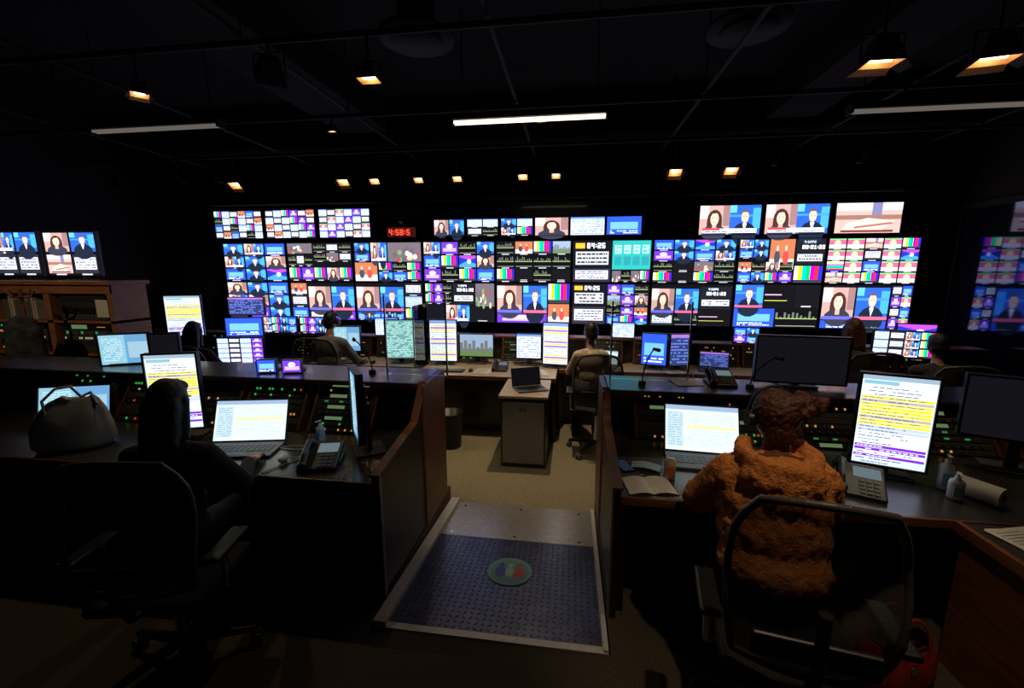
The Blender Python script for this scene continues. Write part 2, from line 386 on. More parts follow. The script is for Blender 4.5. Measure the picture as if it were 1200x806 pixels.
# ------------------------------------------------------------------ monitor wall
x0=-6.22; pw=1.24
tops=[
 G(3,3,[man,news2,blue,news2,man,woman,blue,man,bluewave]),
 S([(0,.72,.4,1,crowd),(.4,.5,1,1,G(3,2,[wave,textw,wave,wave,crowd,textw])),(0,.38,.4,.72,G(3,1,[wave,textw,wave])),(0,0,1,.38,G(5,1,[bars,purple,bars,woman,bars]))]),
 S([(0,.5,.25,1,G(1,2,[man,blue])),(.25,.5,.5,1,news2),(.5,.5,1,1,crowd),(0,0,.35,.5,studio),(.35,0,1,.5,G(3,2,[bars,wave,bars,man,blue,bars]))]),
 G(4,3,[news2,purple,wave,man, blue,bars,bluewave,woman,purple,wave,bars,blue]),
 G(4,3,[wave,studio,bars,city, wave,wave,wave,wave,bars,black,wave,black],),
 S([(0,.35,.5,1,clock),(.5,.3,1,1,teal),(0,0,.5,.35,textw),(.5,0,1,.3,G(4,1,[crowd,wave,crowd,bars]))]),
 G(4,4,[blue,man,bluewave,man,purple,man,blue,news2,wave,black,crowd,wave,bars,black,bars,wave]),
 S([(0,.55,.36,1,G(2,2,[news2,man,blue,man])),(.36,.3,.66,1,studio),(.66,.4,1,1,clockw),(0,0,.66,.5,G(4,2,[studio,wave,woman,wave,blue,man,bars,purple])),(.66,0,1,.4,bars)]),
 G(5,4,[pinkcell,pinkcell,hands,pinkcell,bars,pinkcell,pinkcell,textw,pinkcell,bluewave,barsm,pinkcell,blue]),
]
bots=[
 G(3,3,[woman,man,blue,news2,woman,man,textw,purple,man]),
 S([(0,.0,.28,1,G(1,3,[studio,textw,blue])),(.28,.25,.64,.9,news1w),(.64,.25,1,.9,news1m),(.28,.0,.64,.25,textw),(.64,0,1,.25,purple)]),
 S([(0,.25,.36,.9,news1w),(.36,.25,.72,.9,news1m),(.72,.0,1,1,G(1,3,[textw,table,bars])),(0,0,.72,.25,G(6,1,[blue,man,blue]))]),
 S([(0,.45,.4,1,G(3,2,[bars,purple,wave])),(.4,.45,.72,1,clockw),(.72,.4,1,1,crowd),(0,0,.3,.45,black),(.3,0,.65,.45,news2),(.65,0,1,.4,black)]),
 S([(0,.25,.36,.95,news1w),(.36,.25,.70,.95,news1m),(.7,.5,1,1,bars),(.7,0,1,.5,studio),(0,0,.7,.25,purple)]),
 S([(0,.45,.45,1,clock),(.45,.45,1,1,G(3,2,[purple,blue,wave,city,purple,woman])),(0,0,.45,.45,textw),(.45,0,1,.45,G(3,2,[wave,purple,studio,blue,bars,bluewave]))]),
 S([(0,.3,.3,.9,news1w),(.3,.3,.6,.9,news1m),(.6,.4,1,.95,clockw),(0,0,.3,.3,textw),(.3,0,.6,.3,wave),(.6,0,1,.4,blackline)]),
 S([(0,.45,.35,1,news1m),(.35,.45,.7,1,blackline),(.7,.45,1,1,black),(0,0,.5,.45,blue),(.5,0,1,.45,wave)]),
 S([(0,.2,.38,.95,news1w),(.38,.2,.76,.95,news1m),(.76,0,1,1,G(2,4,[textw,blue,purple,pinkcell])),(0,0,.76,.2,blue)]),
]
for i in range(9):
    xc=x0+pw*(i+.5)
    monitor('video_monitor',xc,7.02,1.735,pw-.03,.655,tops[i],bez=.009,dep=.05,wall=True)
    monitor('video_monitor',xc,7.02,1.06,pw-.03,.655,bots[i],bez=.009,dep=.05,wall=True)
G1=G(6,4,[bars,table,textw,studio,blue,textw,wave,table],label=False)
for xa,dr in ((-5.85,G1),(-4.86,G(6,4,[textw,table,bars,purple,textw,studio,table],label=False)),(-3.86,G(6,4,[table,textw,pinkcell,table,purple],label=False))):
    monitor('upper_monitor',xa,7.02,2.475,.92,.47,dr,bez=.01,dep=.05,wall=True)
for k,dr in enumerate((G(2,1,[woman,man]),G(2,2,[table,table,textw,wave]),G(2,2,[man,table,news2,bars]),woman,table,blue)):
    monitor('upper_monitor',-2.03+k*.56,7.02,2.475,.52,.27,dr,bez=.01,dep=.05,wall=True)
for xa,dr in ((2.31,news2),(3.24,news2),(4.19,hands)):
    monitor('upper_monitor',xa,7.02,2.46,.86,.42,dr,bez=.01,dep=.05,wall=True)
def redclock(c): c.r(0,0,1,1,(.02,.004,.004)); c.text('4:58:5',.06,.2,.6,(1,.05,.02),1)
monitor('digital_clock',-2.85,7.02,2.47,.5,.16,redclock,bez=.02,dep=.05,wall=True)
monitor('quad_monitor',-6.50,4.28,1.875,.64,.50,G(2,2,[news2,man,textw,textw]),rz=0,base=1.815)
monitor('quad_monitor',-5.74,4.28,1.875,.66,.49,G(2,2,[woman,man,hands,textw]),rz=3,base=1.815)

# ------------------------------------------------------------------ rack units
def rack(b,M,w,h,rows,seed,frame='wood_trim',lit_p=.32):
    R=random.Random(seed)
    b.box(-w/2,0,0,w/2,.12,h,'plastic_black',M=M)
    if frame:
        b.box(-w/2-.022,-.014,0,-w/2,.12,h,frame,M=M); b.box(w/2,-.014,0,w/2+.022,.12,h,frame,M=M)
    rh=h/rows
    for k in range(rows):
        z0=k*rh+.003; z1=(k+1)*rh-.003
        kind=R.choice('bblvskggb')
        b.box(-w/2+.006,-.008,z0,w/2-.006,0,z1,'paint',col=R.choice([(.03,.03,.032),(.05,.05,.055),(.015,.015,.02),(.08,.075,.07)]),M=M)
        for sx in (-1,1): b.cyl((sx*(w/2-.012),-.011,(z0+z1)/2),(sx*(w/2-.012),-.006,(z0+z1)/2),.003,.003,'chrome',6,M=M)
        if kind in 'bl':
            n=int(w/.03); base=R.choice([(.05,.55,.08),(.75,.35,.05),(.55,.5,.3)])
            for i in range(n):
                x=-w/2+.03+i*(w-.06)/n
                if R.random()<.85:
                    lit=R.random()<lit_p
                    c=base if R.random()<.8 else (.6,.05,.03)
                    zz=(z0+z1)/2; hh=rh*.16
                    b.box(x,-.013,zz-hh,x+.011,-.008,zz+hh,'led' if lit else 'paint',col=tuple(v*.55 for v in c) if lit else (.10,.10,.10),M=M)
        elif kind=='v':
            for i in range(3):
                x=-w/2+.05+i*(w-.1)/3; b.box(x,-.011,z0+.005,x+(w-.1)/3-.02,-.008,z1-.005,'paint',col=(.08,.08,.08),M=M)
                b.box(x+.01,-.0125,z0+.012,x+.04,-.011,z1-.014,'led',col=(.02,.16,.04),M=M)
        elif kind=='k':
            for i in range(int(w/.06)):
                x=-w/2+.05+i*.055
                if x<w/2-.04: b.cyl((x,-.024,(z0+z1)/2),(x,-.008,(z0+z1)/2),.008,.01,'plastic_grey',10,M=M)
        elif kind=='s':
            b.box(-w*.3,-.010,z0+.006,w*.0,-.008,z1-.006,'led',col=(.08,.13,.06),M=M)
            b.box(w*.2,-.012,(z0+z1)/2-.003,w*.35,-.008,(z0+z1)/2+.003,'led',col=(.4,.2,.04),M=M)
        else:
            for i in range(int(w/.02)):
                x=-w/2+.03+i*.02
                if x<w/2-.03: b.box(x,-.0085,z0+.006,x+.004,-.0078,z1-.006,'paint',col=(.005,.005,.005),M=M)

# ------------------------------------------------------------------ front consoles
def console(name,xa,xb,yf,ys,yt,yb,ztop,racks,floor=0,zt=.75,endL=True,endR=True,top='laminate_top',lit=.32):
    b=B()
    b.box(xa+.03,yf,zt-.04,xb-.03,yb-.02,zt,top,bev=.006)
    b.box(xa+.03,yf-.012,zt-.045,xb-.03,yf+.002,zt+.002,'wood_trim',bev=.004)
    b.box(xa+.05,yf+.45,floor,xb-.05,yf+.48,zt-.04,'laminate_black')
    n=max(2,int((xb-xa)/1.0))
    for i in range(n+1):
        x=xa+.06+(xb-xa-.14)*i/n; b.box(x-.02,yf+.06,floor,x+.02,yb-.03,zt-.04,'laminate_black')
    b.box(xa+.04,yt,zt,xb-.04,yb,ztop,'laminate_black')
    b.box(xa+.02,yt-.06,ztop,xb-.02,yb+.02,ztop+.03,'laminate_black',bev=.006); b.box(xa+.02,yt-.066,ztop-.004,xb-.02,yt-.058,ztop+.026,'wood_trim')
    b.box(xa+.03,yb-.02,floor,xb-.03,yb,ztop,'laminate_black')
    prof=[(yf+.0,floor),(yb,floor),(yb,ztop+.03),(yt-.05,ztop+.03),(ys-.03,zt+.12),(yf,zt+.03)]
    for on,xx,sg in ((endL,xa,-1),(endR,xb-.035,1)):
        if not on: continue
        vs=[(xx,y,z) for y,z in prof]+[(xx+.035,y,z) for y,z in prof]; k=len(prof)
        b.add(vs,[tuple(range(k)),tuple(range(2*k-1,k-1,-1))]+[(i,i+k,(i+1)%k+k,(i+1)%k) for i in range(k)],'wood_dark')
        xo=xx-.012 if sg<0 else xx+.035
        b.box(xo,yt-.12,floor,xo+.012,yb,ztop+.03,'wood_trim'); b.box(xo,yf,floor,xo+.012,yf+.03,zt+.03,'laminate_grey')
        for (ya,za),(yb2,zb2) in (((yf,zt+.03),(ys-.03,zt+.12)),((ys-.03,zt+.12),(yt-.05,ztop+.03))):
            b.add([(xx-.01,ya,za),(xx+.045,ya,za),(xx+.045,yb2,zb2),(xx-.01,yb2,zb2),(xx-.01,ya,za+.015),(xx+.045,ya,za+.015),(xx+.045,yb2,zb2+.015),(xx-.01,yb2,zb2+.015)],[(0,3,2,1),(4,5,6,7),(0,1,5,4),(1,2,6,5),(2,3,7,6),(3,0,4,7)],'wood_trim')
    dy=yt-ys; hh=sqrt(dy*dy+(ztop-zt)**2); ta=degrees(atan2(dy,ztop-zt))
    for i,(xc,w,rows) in enumerate(racks):
        rack(b,T(xc,ys,zt+.005,0,-ta),w,hh-.01,rows,int(abs(xc)*100)+i,lit_p=lit)
    return b.obj(name)
console('control_desk',-5.2,-1.07,2.12,2.78,3.0,3.40,1.08,[(-1.68,.46,9),(-3.35,.46,8),(-2.25,.46,8),(-3.95,.46,8),(-2.8,.46,8)],lit=.36)
console('control_desk',.25,5.0,2.17,2.98,3.18,3.55,1.04,[(.72,.46,8),(1.28,.46,8),(1.82,.46,8),(2.5,.46,8),(3.1,.46,8)],lit=.24)
b=B()
b.box(1.87,.6,.71,3.1,2.15,.75,'laminate_top',bev=.005); b.box(1.855,.59,.70,1.88,2.155,.753,'wood_trim')
b.box(1.88,.65,0,1.91,2.14,.71,'wood_trim'); b.box(3.0,.65,0,3.04,2.14,.71,'wood_dark'); b.box(1.91,2.1,.0,3.0,2.13,.71,'wood_dark')
b.obj('side_table')
def rdesk(name,xa,xb,yf,yb,zt,racks,top='laminate_top',back=.95):
    b=B()
    b.box(xa,yf,zt-.04,xb,yb,zt,top,bev=.006); b.box(xa,yf-.01,zt-.045,xb,yf,zt+.002,'wood_trim')
    b.box(xa+.05,yf+.3,LF,xb-.05,yf+.33,zt-.04,'laminate_black'); b.box(xa,yf+.02,LF,xa+.04,yb,zt-.04,'wood_dark'); b.box(xb-.04,yf+.02,LF,xb,yb,zt-.04,'wood_dark')
    b.box(xa,yb-.18,zt,xb,yb,back,'laminate_black'); b.box(xa,yb-.22,back,xb,yb+.02,back+.025,'wood_trim')
    for i,(xc,w,rows) in enumerate(racks): rack(b,T(xc,yb-.28,zt,0,-14),w,back-zt,rows,int(abs(xc)*77)+i+3,lit_p=.25)
    return b.obj(name)
rdesk('rear_control_desk',-1.95,-.17,4.95,6.15,.66,[(-.72,.46,9),(-1.4,.4,6)],'laminate_pale',.98)
rdesk('rear_control_desk',-.15,1.5,5.42,6.15,.66,[(.45,.46,6),(1.1,.46,6)],'laminate_pale',.98)
rdesk('rear_control_desk',1.52,5.1,5.42,6.15,.66,[(1.95,.46,6),(2.5,.46,6),(3.1,.46,6),(4.2,.46,6)],'laminate_pale',.94)
rdesk('rear_control_desk',-3.6,-1.98,5.3,6.15,.66,[(-3.2,.46,6),(-2.6,.46,6)],'laminate_pale',.94)
rdesk('rear_control_desk',-7.3,-3.62,4.9,6.15,.66,[(-6.2,.46,6),(-5.4,.46,6),(-4.0,.46,6)],'laminate_top',.94)
b=B(); b.box(-.72,4.25,LF,-.24,4.9,.62,'laminate_black',bev=.008); b.box(-.74,4.22,.62,-.22,4.93,.65,'laminate_pale',bev=.006)
b.box(-.70,4.242,-.10,-.26,4.252,.58,'laminate_grey',bev=.003); b.box(-.52,4.232,.5,-.44,4.243,.515,'chrome'); b.obj('podium_cabinet')
b=B()
cx0,cx1,cy0,cy1=-6.95,-5.15,4.15,4.6
wc='wood_cabinet'; mid=-6.02
b.box(cx0,cy0,LF,cx0+.05,cy1,1.78,wc); b.box(cx1-.05,cy0,LF,cx1,cy1,1.78,wc); b.box(cx0-.03,cy0-.04,1.77,cx1+.03,cy1,1.815,wc,bev=.006)
b.box(cx0,cy1-.03,LF,cx1,cy1,1.78,'laminate_black'); b.box(mid-.04,cy0,LF,mid+.04,cy1,1.78,wc); b.box(cx0,cy0,LF,cx1,cy1-.05,.5,'wood_dark')
b.box(cx0,cy0-.005,1.67,cx1,cy0+.02,1.78,wc)
for z in (.95,1.33): b.box(cx0,cy0+.0,z,cx1,cy1,z+.03,wc)
rack(b,T(-5.59,4.2,.985),.70,.33,5,11,None); rack(b,T(-6.5,4.2,.985),.7,.33,5,14,None); rack(b,T(-5.59,4.2,1.365),.62,.28,4,16,None)
for i in range(12): b.box(-6.75+i*.04,4.22,1.362,-6.722+i*.04,4.42,1.362+random.uniform(.2,.28),'paint',col=random.choice([(.5,.45,.38),(.15,.14,.13),(.6,.55,.5)]))
b.box(-5.4,4.175,1.40,-5.24,4.18,1.6,'paper')
b.obj('equipment_cabinet')

# ------------------------------------------------------------------ desk monitors
mon=lambda *a,**k: monitor('computer_monitor',*a,**k)
mon(-2.73,2.52,.84,.31,.53,rundown,rz=20,base=.752,mat='screen_bright')
mon(-1.38,2.50,.86,.28,.44,tealscr,rz=-54,base=.752,mat='screen_bright')
mon(-3.72,2.60,.80,.46,.27,tealscr,rz=20,tilt=14,base=.752,mat='screen_bright')
mon(-2.45,3.08,1.12,.14,.10,blue,rz=15,base=1.112,bez=.006); mon(-2.24,3.1,1.12,.14,.10,purple,rz=15,base=1.112,bez=.006)
mon(1.83,2.60,.825,.33,.53,rundown,rz=-20,base=.752,mat='screen_bright')
mon(1.70,3.38,1.11,.60,.34,off,rz=-6,base=1.072)
mon(2.62,2.75,.96,.52,.36,off,rz=-25,base=.752)
mon(-1.71,5.5,.72,.36,.55,rundownY,rz=4,base=.662,mat='screen_bright')
mon(-.2,5.5,.72,.32,.54,rundownY,rz=-8,base=.662,mat='screen_bright')
mon(-2.33,5.5,.74,.38,.52,terminal,rz=10,base=.662)
mon(-1.28,5.62,.77,.46,.30,city,rz=0,base=.662,mat='screen_bright')
mon(-.56,5.6,.77,.32,.32,table,rz=0,base=.662)
mon(1.06,5.6,.73,.30,.40,blue,rz=-14,base=.662); mon(1.38,5.6,.73,.26,.40,darkui,rz=10,base=.662)
mon(-5.06,4.95,1.08,.40,.52,rundown,rz=24,base=.662,mat='screen_bright')
mon(-5.0,5.98,1.25,.55,.26,darkui,rz=8,base=.967); mon(-4.75,5.6,.98,.5,.26,blue,rz=15,base=.662)
mon(-4.33,5.0,.72,.58,.33,G(4,5,[table,textw,table,purple],label=False),rz=12,base=.662)
mon(-3.15,5.6,.80,.36,.34,tealscr,rz=10,base=.662,mat='screen_bright'); mon(-2.72,5.98,.98,.34,.25,table,rz=5,base=.967)
mon(-4.45,5.98,.98,.5,.24,G(4,2,[news2,bars,man,blue]),rz=8,base=.967); mon(-3.85,5.98,.98,.5,.24,G(4,2,[bars,purple,man,studio]),rz=6,base=.967)
mon(3.85,5.5,.93,.58,.30,G(4,3,[table,textw,news2,bars],label=False),rz=-14,base=.662)
mon(4.3,5.98,1.06,.4,.2,bluewave,rz=-10,base=.967)
mon(2.3,5.98,.98,.3,.2,G(2,2,[blue,man,purple]),rz=-10,base=.967)
mon(-3.9,3.2,1.12,.36,.26,tealscr,rz=28,base=1.112,mat='screen_bright')
mon(-3.45,3.15,1.12,.20,.28,off,rz=28,base=1.112)
mon(.70,5.98,1.02,.3,.2,table,rz=-8,base=1.006)

def laptop(x,y,z,w,rz,draw,tilt=20,d=.24,name='laptop',hs=.6):
    b=B(); h=w*hs
    b.box(-w/2,-d,0,w/2,0,.016,'plastic_grey',bev=.004)
    for r_ in range(5):
        for k in range(12): b.box(-w*.44+k*w*.073,-.05-r_*.024-.018,.016,-w*.44+k*w*.073+w*.062,-.05-r_*.024,.019,'plastic_black')
    b.box(-w*.15,-d+.02,.0162,w*.15,-d+.08,.017,'plastic_black')
    M=T(0,0,.012,0,-tilt); b.box(-w/2,0,0,w/2,.010,h,'plastic_grey',M=M,bev=.003)
    b.M=M; b.box(-w/2+.004,-.002,.004,w/2-.004,.0,h-.004,'plastic_black'); draw(Cv(b,-w/2+.01,.014,w-.02,h-.026,-.003,'screen_bright')); b.M=Matrix.Identity(4)
    return b.obj(name,T(x,y,z,rz))
laptop(-2.20,2.52,.751,.50,12,laptopui,tilt=22)
laptop(.86,2.76,.751,.47,-4,laptopui,tilt=22,hs=.68)
laptop(-.48,4.6,.651,.34,25,off,tilt=15)
laptop(.46,5.75,.661,.34,-15,laptopui,tilt=15)
laptop(1.85,5.75,.661,.36,-15,darkui,tilt=15)

# ------------------------------------------------------------------ chairs
def chair(x,y,rz,sh=.50,z=0,back=.60,name='office_chair'):
    b=B()
    b.box(-.25,-.22,sh-.06,.25,.24,sh,'cloth_black',bev=.025)
    b.cyl((0,0,.12),(0,0,sh-.05),.028,.022,'chrome',14); b.box(-.12,-.1,sh-.09,.12,.1,sh-.055,'plastic_black',bev=.01)
    for k in range(5):
        a=2*pi*k/5+.3; e=(cos(a)*.31,sin(a)*.31,.085)
        b.cyl((0,0,.13),e,.028,.018,'plastic_black',10); 
        for s in (-1,1):
            ox=-sin(a)*.018*s;oy=cos(a)*.018*s
            b.cyl((e[0]+ox*.6,e[1]+oy*.6,.031),(e[0]+ox*1.5,e[1]+oy*1.5,.031),.03,.03,'plastic_grey',14)
        b.cyl((e[0],e[1],.03),(e[0],e[1],.09),.01,.01,'chrome',8)
    nu,nv=12,12; vs=[]; 
    def P(u,v):
        hw=.20+.065*sin(pi*min(1,v*.8+.1))-(.035*max(0,v-.85)/.15)
        xx=u*hw; yy=-.24-.05*v+ .06*u*u -.03*sin(v*2*pi)
        return (xx,yy,sh+.06+back*v+(.035*(1-u*u)*max(0,v-.7)/.3))
    for j in range(nv+1):
        for i in range(nu+1): vs.append(P(-1+2*i/nu,j/nv))
    b.add(vs,[(j*(nu+1)+i,j*(nu+1)+i+1,(j+1)*(nu+1)+i+1,(j+1)*(nu+1)+i) for j in range(nv) for i in range(nu)],'chair_mesh',smooth=True)
    rim=[P(-1,v/10) for v in range(11)]+[P(-1+2*u/10,1) for u in range(1,11)]+[P(1,1-v/10) for v in range(1,11)]+[P(1-2*u/10,0) for u in range(1,11)]
    b.tube(rim,.014,'chair_frame',8)
    b.tube([(0,-.05,sh-.07),(0,-.26,sh-.02),(0,-.33,sh+.15),(0,-.33,sh+.38)],.02,'plastic_black',10)
    b.box(-.19,-.30,sh+.15,.19,-.275,sh+.24,'plastic_black',bev=.01)
    for s in (-1,1):
        b.tube([(s*.2,-.05,sh-.06),(s*.29,-.08,sh-.02),(s*.30,-.10,sh+.17)],.016,'chrome',8)
        b.box(s*.30-.04,-.2,sh+.17,s*.30+.04,.06,sh+.20,'plastic_black',bev=.012)
    return b.obj(name,T(x,y,z,rz))

# ------------------------------------------------------------------ people (voxel-fused continuous surfaces)
def blob(name,prims,voxel,parent,disp=0,dscale=.03,sm=3,local=None,depth=1):
    b=B()
    for p in prims:
        if p[0]=='c':
            _,a,c,r0,r1,mt=p; b.cyl(a,c,r0,r1,mt,14); b.sph(a,r0,mt,14,8); b.sph(c,r1,mt,14,8)
        else:
            _,c,r,mt=p[:4]; b.sph(c,r,mt,18,12)
    tmp=b.obj(name+'_src')
    md=tmp.modifiers.new('r','REMESH'); md.mode='VOXEL'; md.voxel_size=voxel; md.use_smooth_shade=True
    s=tmp.modifiers.new('s','SMOOTH'); s.factor=.6; s.iterations=sm
    if disp>0:
        tx=D.textures.new(name+'_clouds','CLOUDS'); tx.noise_scale=dscale; tx.noise_depth=depth
        d=tmp.modifiers.new('d','DISPLACE'); d.texture=tx; d.strength=disp; d.mid_level=.5
    dg=bpy.context.evaluated_depsgraph_get(); me=D.meshes.new_from_object(tmp.evaluated_get(dg)); D.objects.remove(tmp,do_unlink=True)
    me.materials.clear(); names=[]
    for p in prims:
        mt=p[5] if p[0]=='c' else p[3]
        if mt not in names: names.append(mt)
    for x in names: me.materials.append(MATS[x])
    n=len(me.polygons); C=np.zeros(n*3); me.polygons.foreach_get('center',C); C=C.reshape(-1,3)
    best=np.full(n,1e9); idx=np.zeros(n,int)
    for p in prims:
        if p[0]=='c':
            a=np.array(p[1],float);c=np.array(p[2],float);d=c-a;L=max(d@d,1e-9)
            t=np.clip(((C-a)@d)/L,0,1); dist=np.linalg.norm(C-(a+t[:,None]*d),axis=1)-(p[3]+(p[4]-p[3])*t); mi=names.index(p[5])
        else:
            q=(C-np.array(p[1]))/np.array(p[2]); dist=(np.linalg.norm(q,axis=1)-1)*min(p[2]); mi=names.index(p[3])
        k=dist<best; best[k]=dist[k]; idx[k]=mi
    me.polygons.foreach_set('material_index',idx.tolist()); me.polygons.foreach_set('use_smooth',[True]*n)
    ob=D.objects.new(name,me); COL.objects.link(ob); ob.parent=parent
    if local is not None: ob.matrix_local=local
    return ob
def head(parent,M,hairmat,style):
    b=B(); nu,nv=32,24
    vs=[];fs=[]
    def shp(x,y,z):
        X=x*.074;Y=y*.094;Z=z*.115
        if z<0: X*=1-.33*(-z)**1.6; Y*=1-.12*(-z)
        if y>0: Y*=.94
        if y>0:
            Y+=.026*exp(-((X/.012)**2+((Z+.018)/.022)**2))
            for s in(-1,1): Y-=.009*exp(-(((X-s*.031)/.015)**2+((Z-.006)/.013)**2))
            Y+=.006*exp(-((X/.025)**2+((Z+.052)/.012)**2))+.008*exp(-((X/.02)**2+((Z+.092)/.015)**2))
        return (X,Y,Z)
    vs.append(shp(0,0,1))
    for j in range(1,nv):
        ph=pi*j/nv
        for i in range(nu):
            a=2*pi*i/nu; vs.append(shp(sin(ph)*cos(a),sin(ph)*sin(a),cos(ph)))
    vs.append(shp(0,0,-1));L=len(vs)-1
    fs=[(0,1+i,1+(i+1)%nu) for i in range(nu)]
    for j in range(nv-2):
        for i in range(nu):
            a=1+j*nu+i;c=1+j*nu+(i+1)%nu; fs.append((a,a+nu,c+nu,c))
    k=1+(nv-2)*nu; fs+=[(k+i,L,k+(i+1)%nu) for i in range(nu)]
    b.add(vs,fs,'skin',smooth=True)
    for s in(-1,1):
        b.sph((s*.031,.073,.006),.0125,'eye_white',12,8); b.sph((s*.031,.0825,.006),.0055,'iris',10,6)
        b.sph((s*.031,.084,.026),(.018,.006,.004),hairmat,10,6)
        b.sph((s*.073,-.002,-.004),(.009,.02,.032),'skin',12,8); b.sph((s*.079,.0,-.002),(.005,.012,.02),'skin',10,6)
    b.sph((0,.086,-.049),(.022,.008,.005),'lips',12,6); b.sph((0,.085,-.056),(.018,.008,.006),'lips',12,6)
    b.obj('head',parent=parent).matrix_local=M
    R=random.Random(3)
    pr=[('e',(0,-.018,.028),(.083,.094,.105),hairmat),('e',(0,.035,.085),(.062,.05,.035),hairmat),('e',(0,-.05,-.02),(.076,.06,.08),hairmat)]
    if style=='long':
        for s in(-1,0,1): pr.append(('c',(s*.04,-.055,0),(s*.055,-.07,-.20),.052,.04,hairmat))
        for s in(-1,1): pr.append(('c',(s*.068,0,.02),(s*.08,-.01,-.16),.028,.026,hairmat))
    if style=='bun':
        pr.append(('e',(0,-.02,.03),(.095,.10,.105),hairmat)); pr.append(('e',(0,-.06,-.05),(.07,.05,.06),hairmat))
        for i in range(14):
            a=R.uniform(0,2*pi);q=R.uniform(.2,1); pr.append(('e',(.04*q*cos(a)+.075,-.085+.02*q*sin(a),.07+.035*q*sin(a)),(R.uniform(.024,.036),)*3,hairmat))
        for i in range(5): pr.append(('e',(.12+i*.012,-.07,.065+.02*sin(i*2)),(.022,.026,.026),hairmat))
    blob('hair',pr,.007,parent,disp=.018 if style=='bun' else .005,dscale=.014 if style=='bun' else .03,sm=2 if style=='bun' else 6,local=M)
def hand(name,parent,M,side):
    s=side; mt='skin'
    pr=[('e',(0,.045,0),(.040,.05,.015),mt),('c',(0,-.02,0),(0,.02,0),.026,.028,mt)]
    for k,(x,l) in enumerate(((-.03,.066),(-.011,.076),(.009,.070),(.028,.055))):
        x0=x*s
        p0=(x0*.9,.078,.0);p1=(x0*1.1,.085+l*.42,.008);p2=(x0*1.15,.085+l*.75,-.006);p3=(x0*1.15,.085+l*.9,-.024)
        pr+=[('c',p0,p1,.0095,.0088,mt),('c',p1,p2,.0088,.008,mt),('c',p2,p3,.008,.007,mt)]
    pr+=[('c',(-.03*s,.02,-.003),(-.055*s,.05,-.01),.013,.011,mt),('c',(-.055*s,.05,-.01),(-.058*s,.082,-.016),.0105,.009,mt)]
    blob(name,pr,.0045,parent,sm=2,local=M)
def person(name,x,y,z,rz,sh,lean=.2,topm='cloth_black',hairm='hair_dark',style='short',bulk=1.,turn=0,nod=-8,armz=.80,reach=.42,side=0,extras=None,hscale=1,asym=0):
    e=D.objects.new(name,None); COL.objects.link(e); e.matrix_world=T(x,y,z,rz,0,0)
    k=bulk; st='denim'; coat=extras=='hood'
    c=lambda zz: (side*zz*.25, lean*zz, sh+zz)
    pel=(0,0,sh+.10); wa=c(.24); ch=c(.40); us=c(.51); nb=c(.57); hd=Vector(c(.71 if coat else .75))+Vector((0,.03,0))
    P=[('e',pel,(.165*k,.125*k,.115),st),('c',nb,tuple(Vector(nb)+Vector((0,.02,.05 if coat else .07))),.05,.048,'jacket_lining' if coat else 'skin')]
    if coat:
        # loose fleece jacket: straight boxy back, dropped shoulders, thick open hood lying on the back
        P+=[('e',(0,.0,sh+.12),(.225,.18,.12),topm),('e',c(.24),(.225,.175,.20),topm),('e',c(.36),(.23,.165,.19),topm),('e',c(.45),(.205,.135,.11),topm)]
        P+=[('e',(us[0],us[1]-.115,us[2]-.01),(.165,.075,.10),topm),('e',(us[0],us[1]-.15,us[2]-.085),(.10,.05,.075),topm)]
        for i in range(17):
            a=pi*(.80+1.4*i/16); P.append(('e',(us[0]+.135*cos(a),us[1]-.02+.125*sin(a),us[2]+.07+.02*sin(a)),(.036,.036,.036),topm))
        P.append(('e',(us[0],us[1]-.06,us[2]+.045),(.105,.085,.035),'jacket_lining'))
        ar=(.092,.088,.078,.058)
    else:
        P+=[('e',wa,(.14*k,.105*k,.13),topm),('e',ch,(.158*k,.112*k,.15),topm),('e',(us[0],us[1]-.005,us[2]-.02),(.15*k,.09*k,.075),topm)]
        ar=(.062*k,.055*k,.048*k,.034*k)
    for s in(-1,1):
        shd=(us[0]+s*.15*k,us[1],us[2]-(.05 if coat else .025)); el=(us[0]+s*.235*k,us[1]+.13,sh+.26); wr=(us[0]+s*(.16+asym*s),us[1]+reach,armz)
        P+=[('c',(us[0]+s*.05,us[1]-.01,us[2]-(.02 if coat else 0)),shd,ar[0],ar[0],topm),('c',shd,el,ar[0],ar[2],topm),('c',el,wr,ar[2],ar[3],topm)]
        hip=(s*.085,.02,sh+.075);kn=(s*.13,.43,sh+.05);an=(s*.13,.40,.10)
        P+=[('c',hip,kn,.085,.058,st),('c',kn,an,.056,.038,st),('c',(s*.13,.38,.045),(s*.14,.56,.035),.042,.033,'shoe')]
        d=Vector(wr)-Vector(el); d.normalize(); dh=Vector((d.x*.3,1,-.12)); q=dh.to_track_quat('Y','Z').to_matrix().to_4x4()
        hand('hand',e,Matrix.Translation(Vector(wr)+dh.normalized()*.035)@q,s)
    blob('body',P,.010 if coat else .012,e,disp=.026 if coat else .012,dscale=.045 if coat else .13,sm=4 if coat else 3,depth=2 if coat else 1)
    HM=Matrix.Translation(hd)@Matrix.Rotation(radians(turn),4,'Z')@Matrix.Rotation(radians(nod),4,'X')@Matrix.Scale(hscale,4)
    head(e,HM,hairm,style)
    if extras in('hood','phones'):
        b=B(); rr=.105 if style=='bun' else .092
        pts=[(rr*sin(a),.02,.0+(.142 if style=='bun' else .135)*cos(a)) for a in [pi*(-.5+i/14) for i in range(15)]]
        b.tube(pts,.007,'plastic_black',8)
        for s in(-1,1): b.cyl((s*.085,.01,-.005),(s*.115,.01,-.005),.038,.034,'plastic_black',20)
        b.obj('headphones',parent=e).matrix_local=HM
    return e
chair(.87,1.62,-10,sh=.50,back=.63)
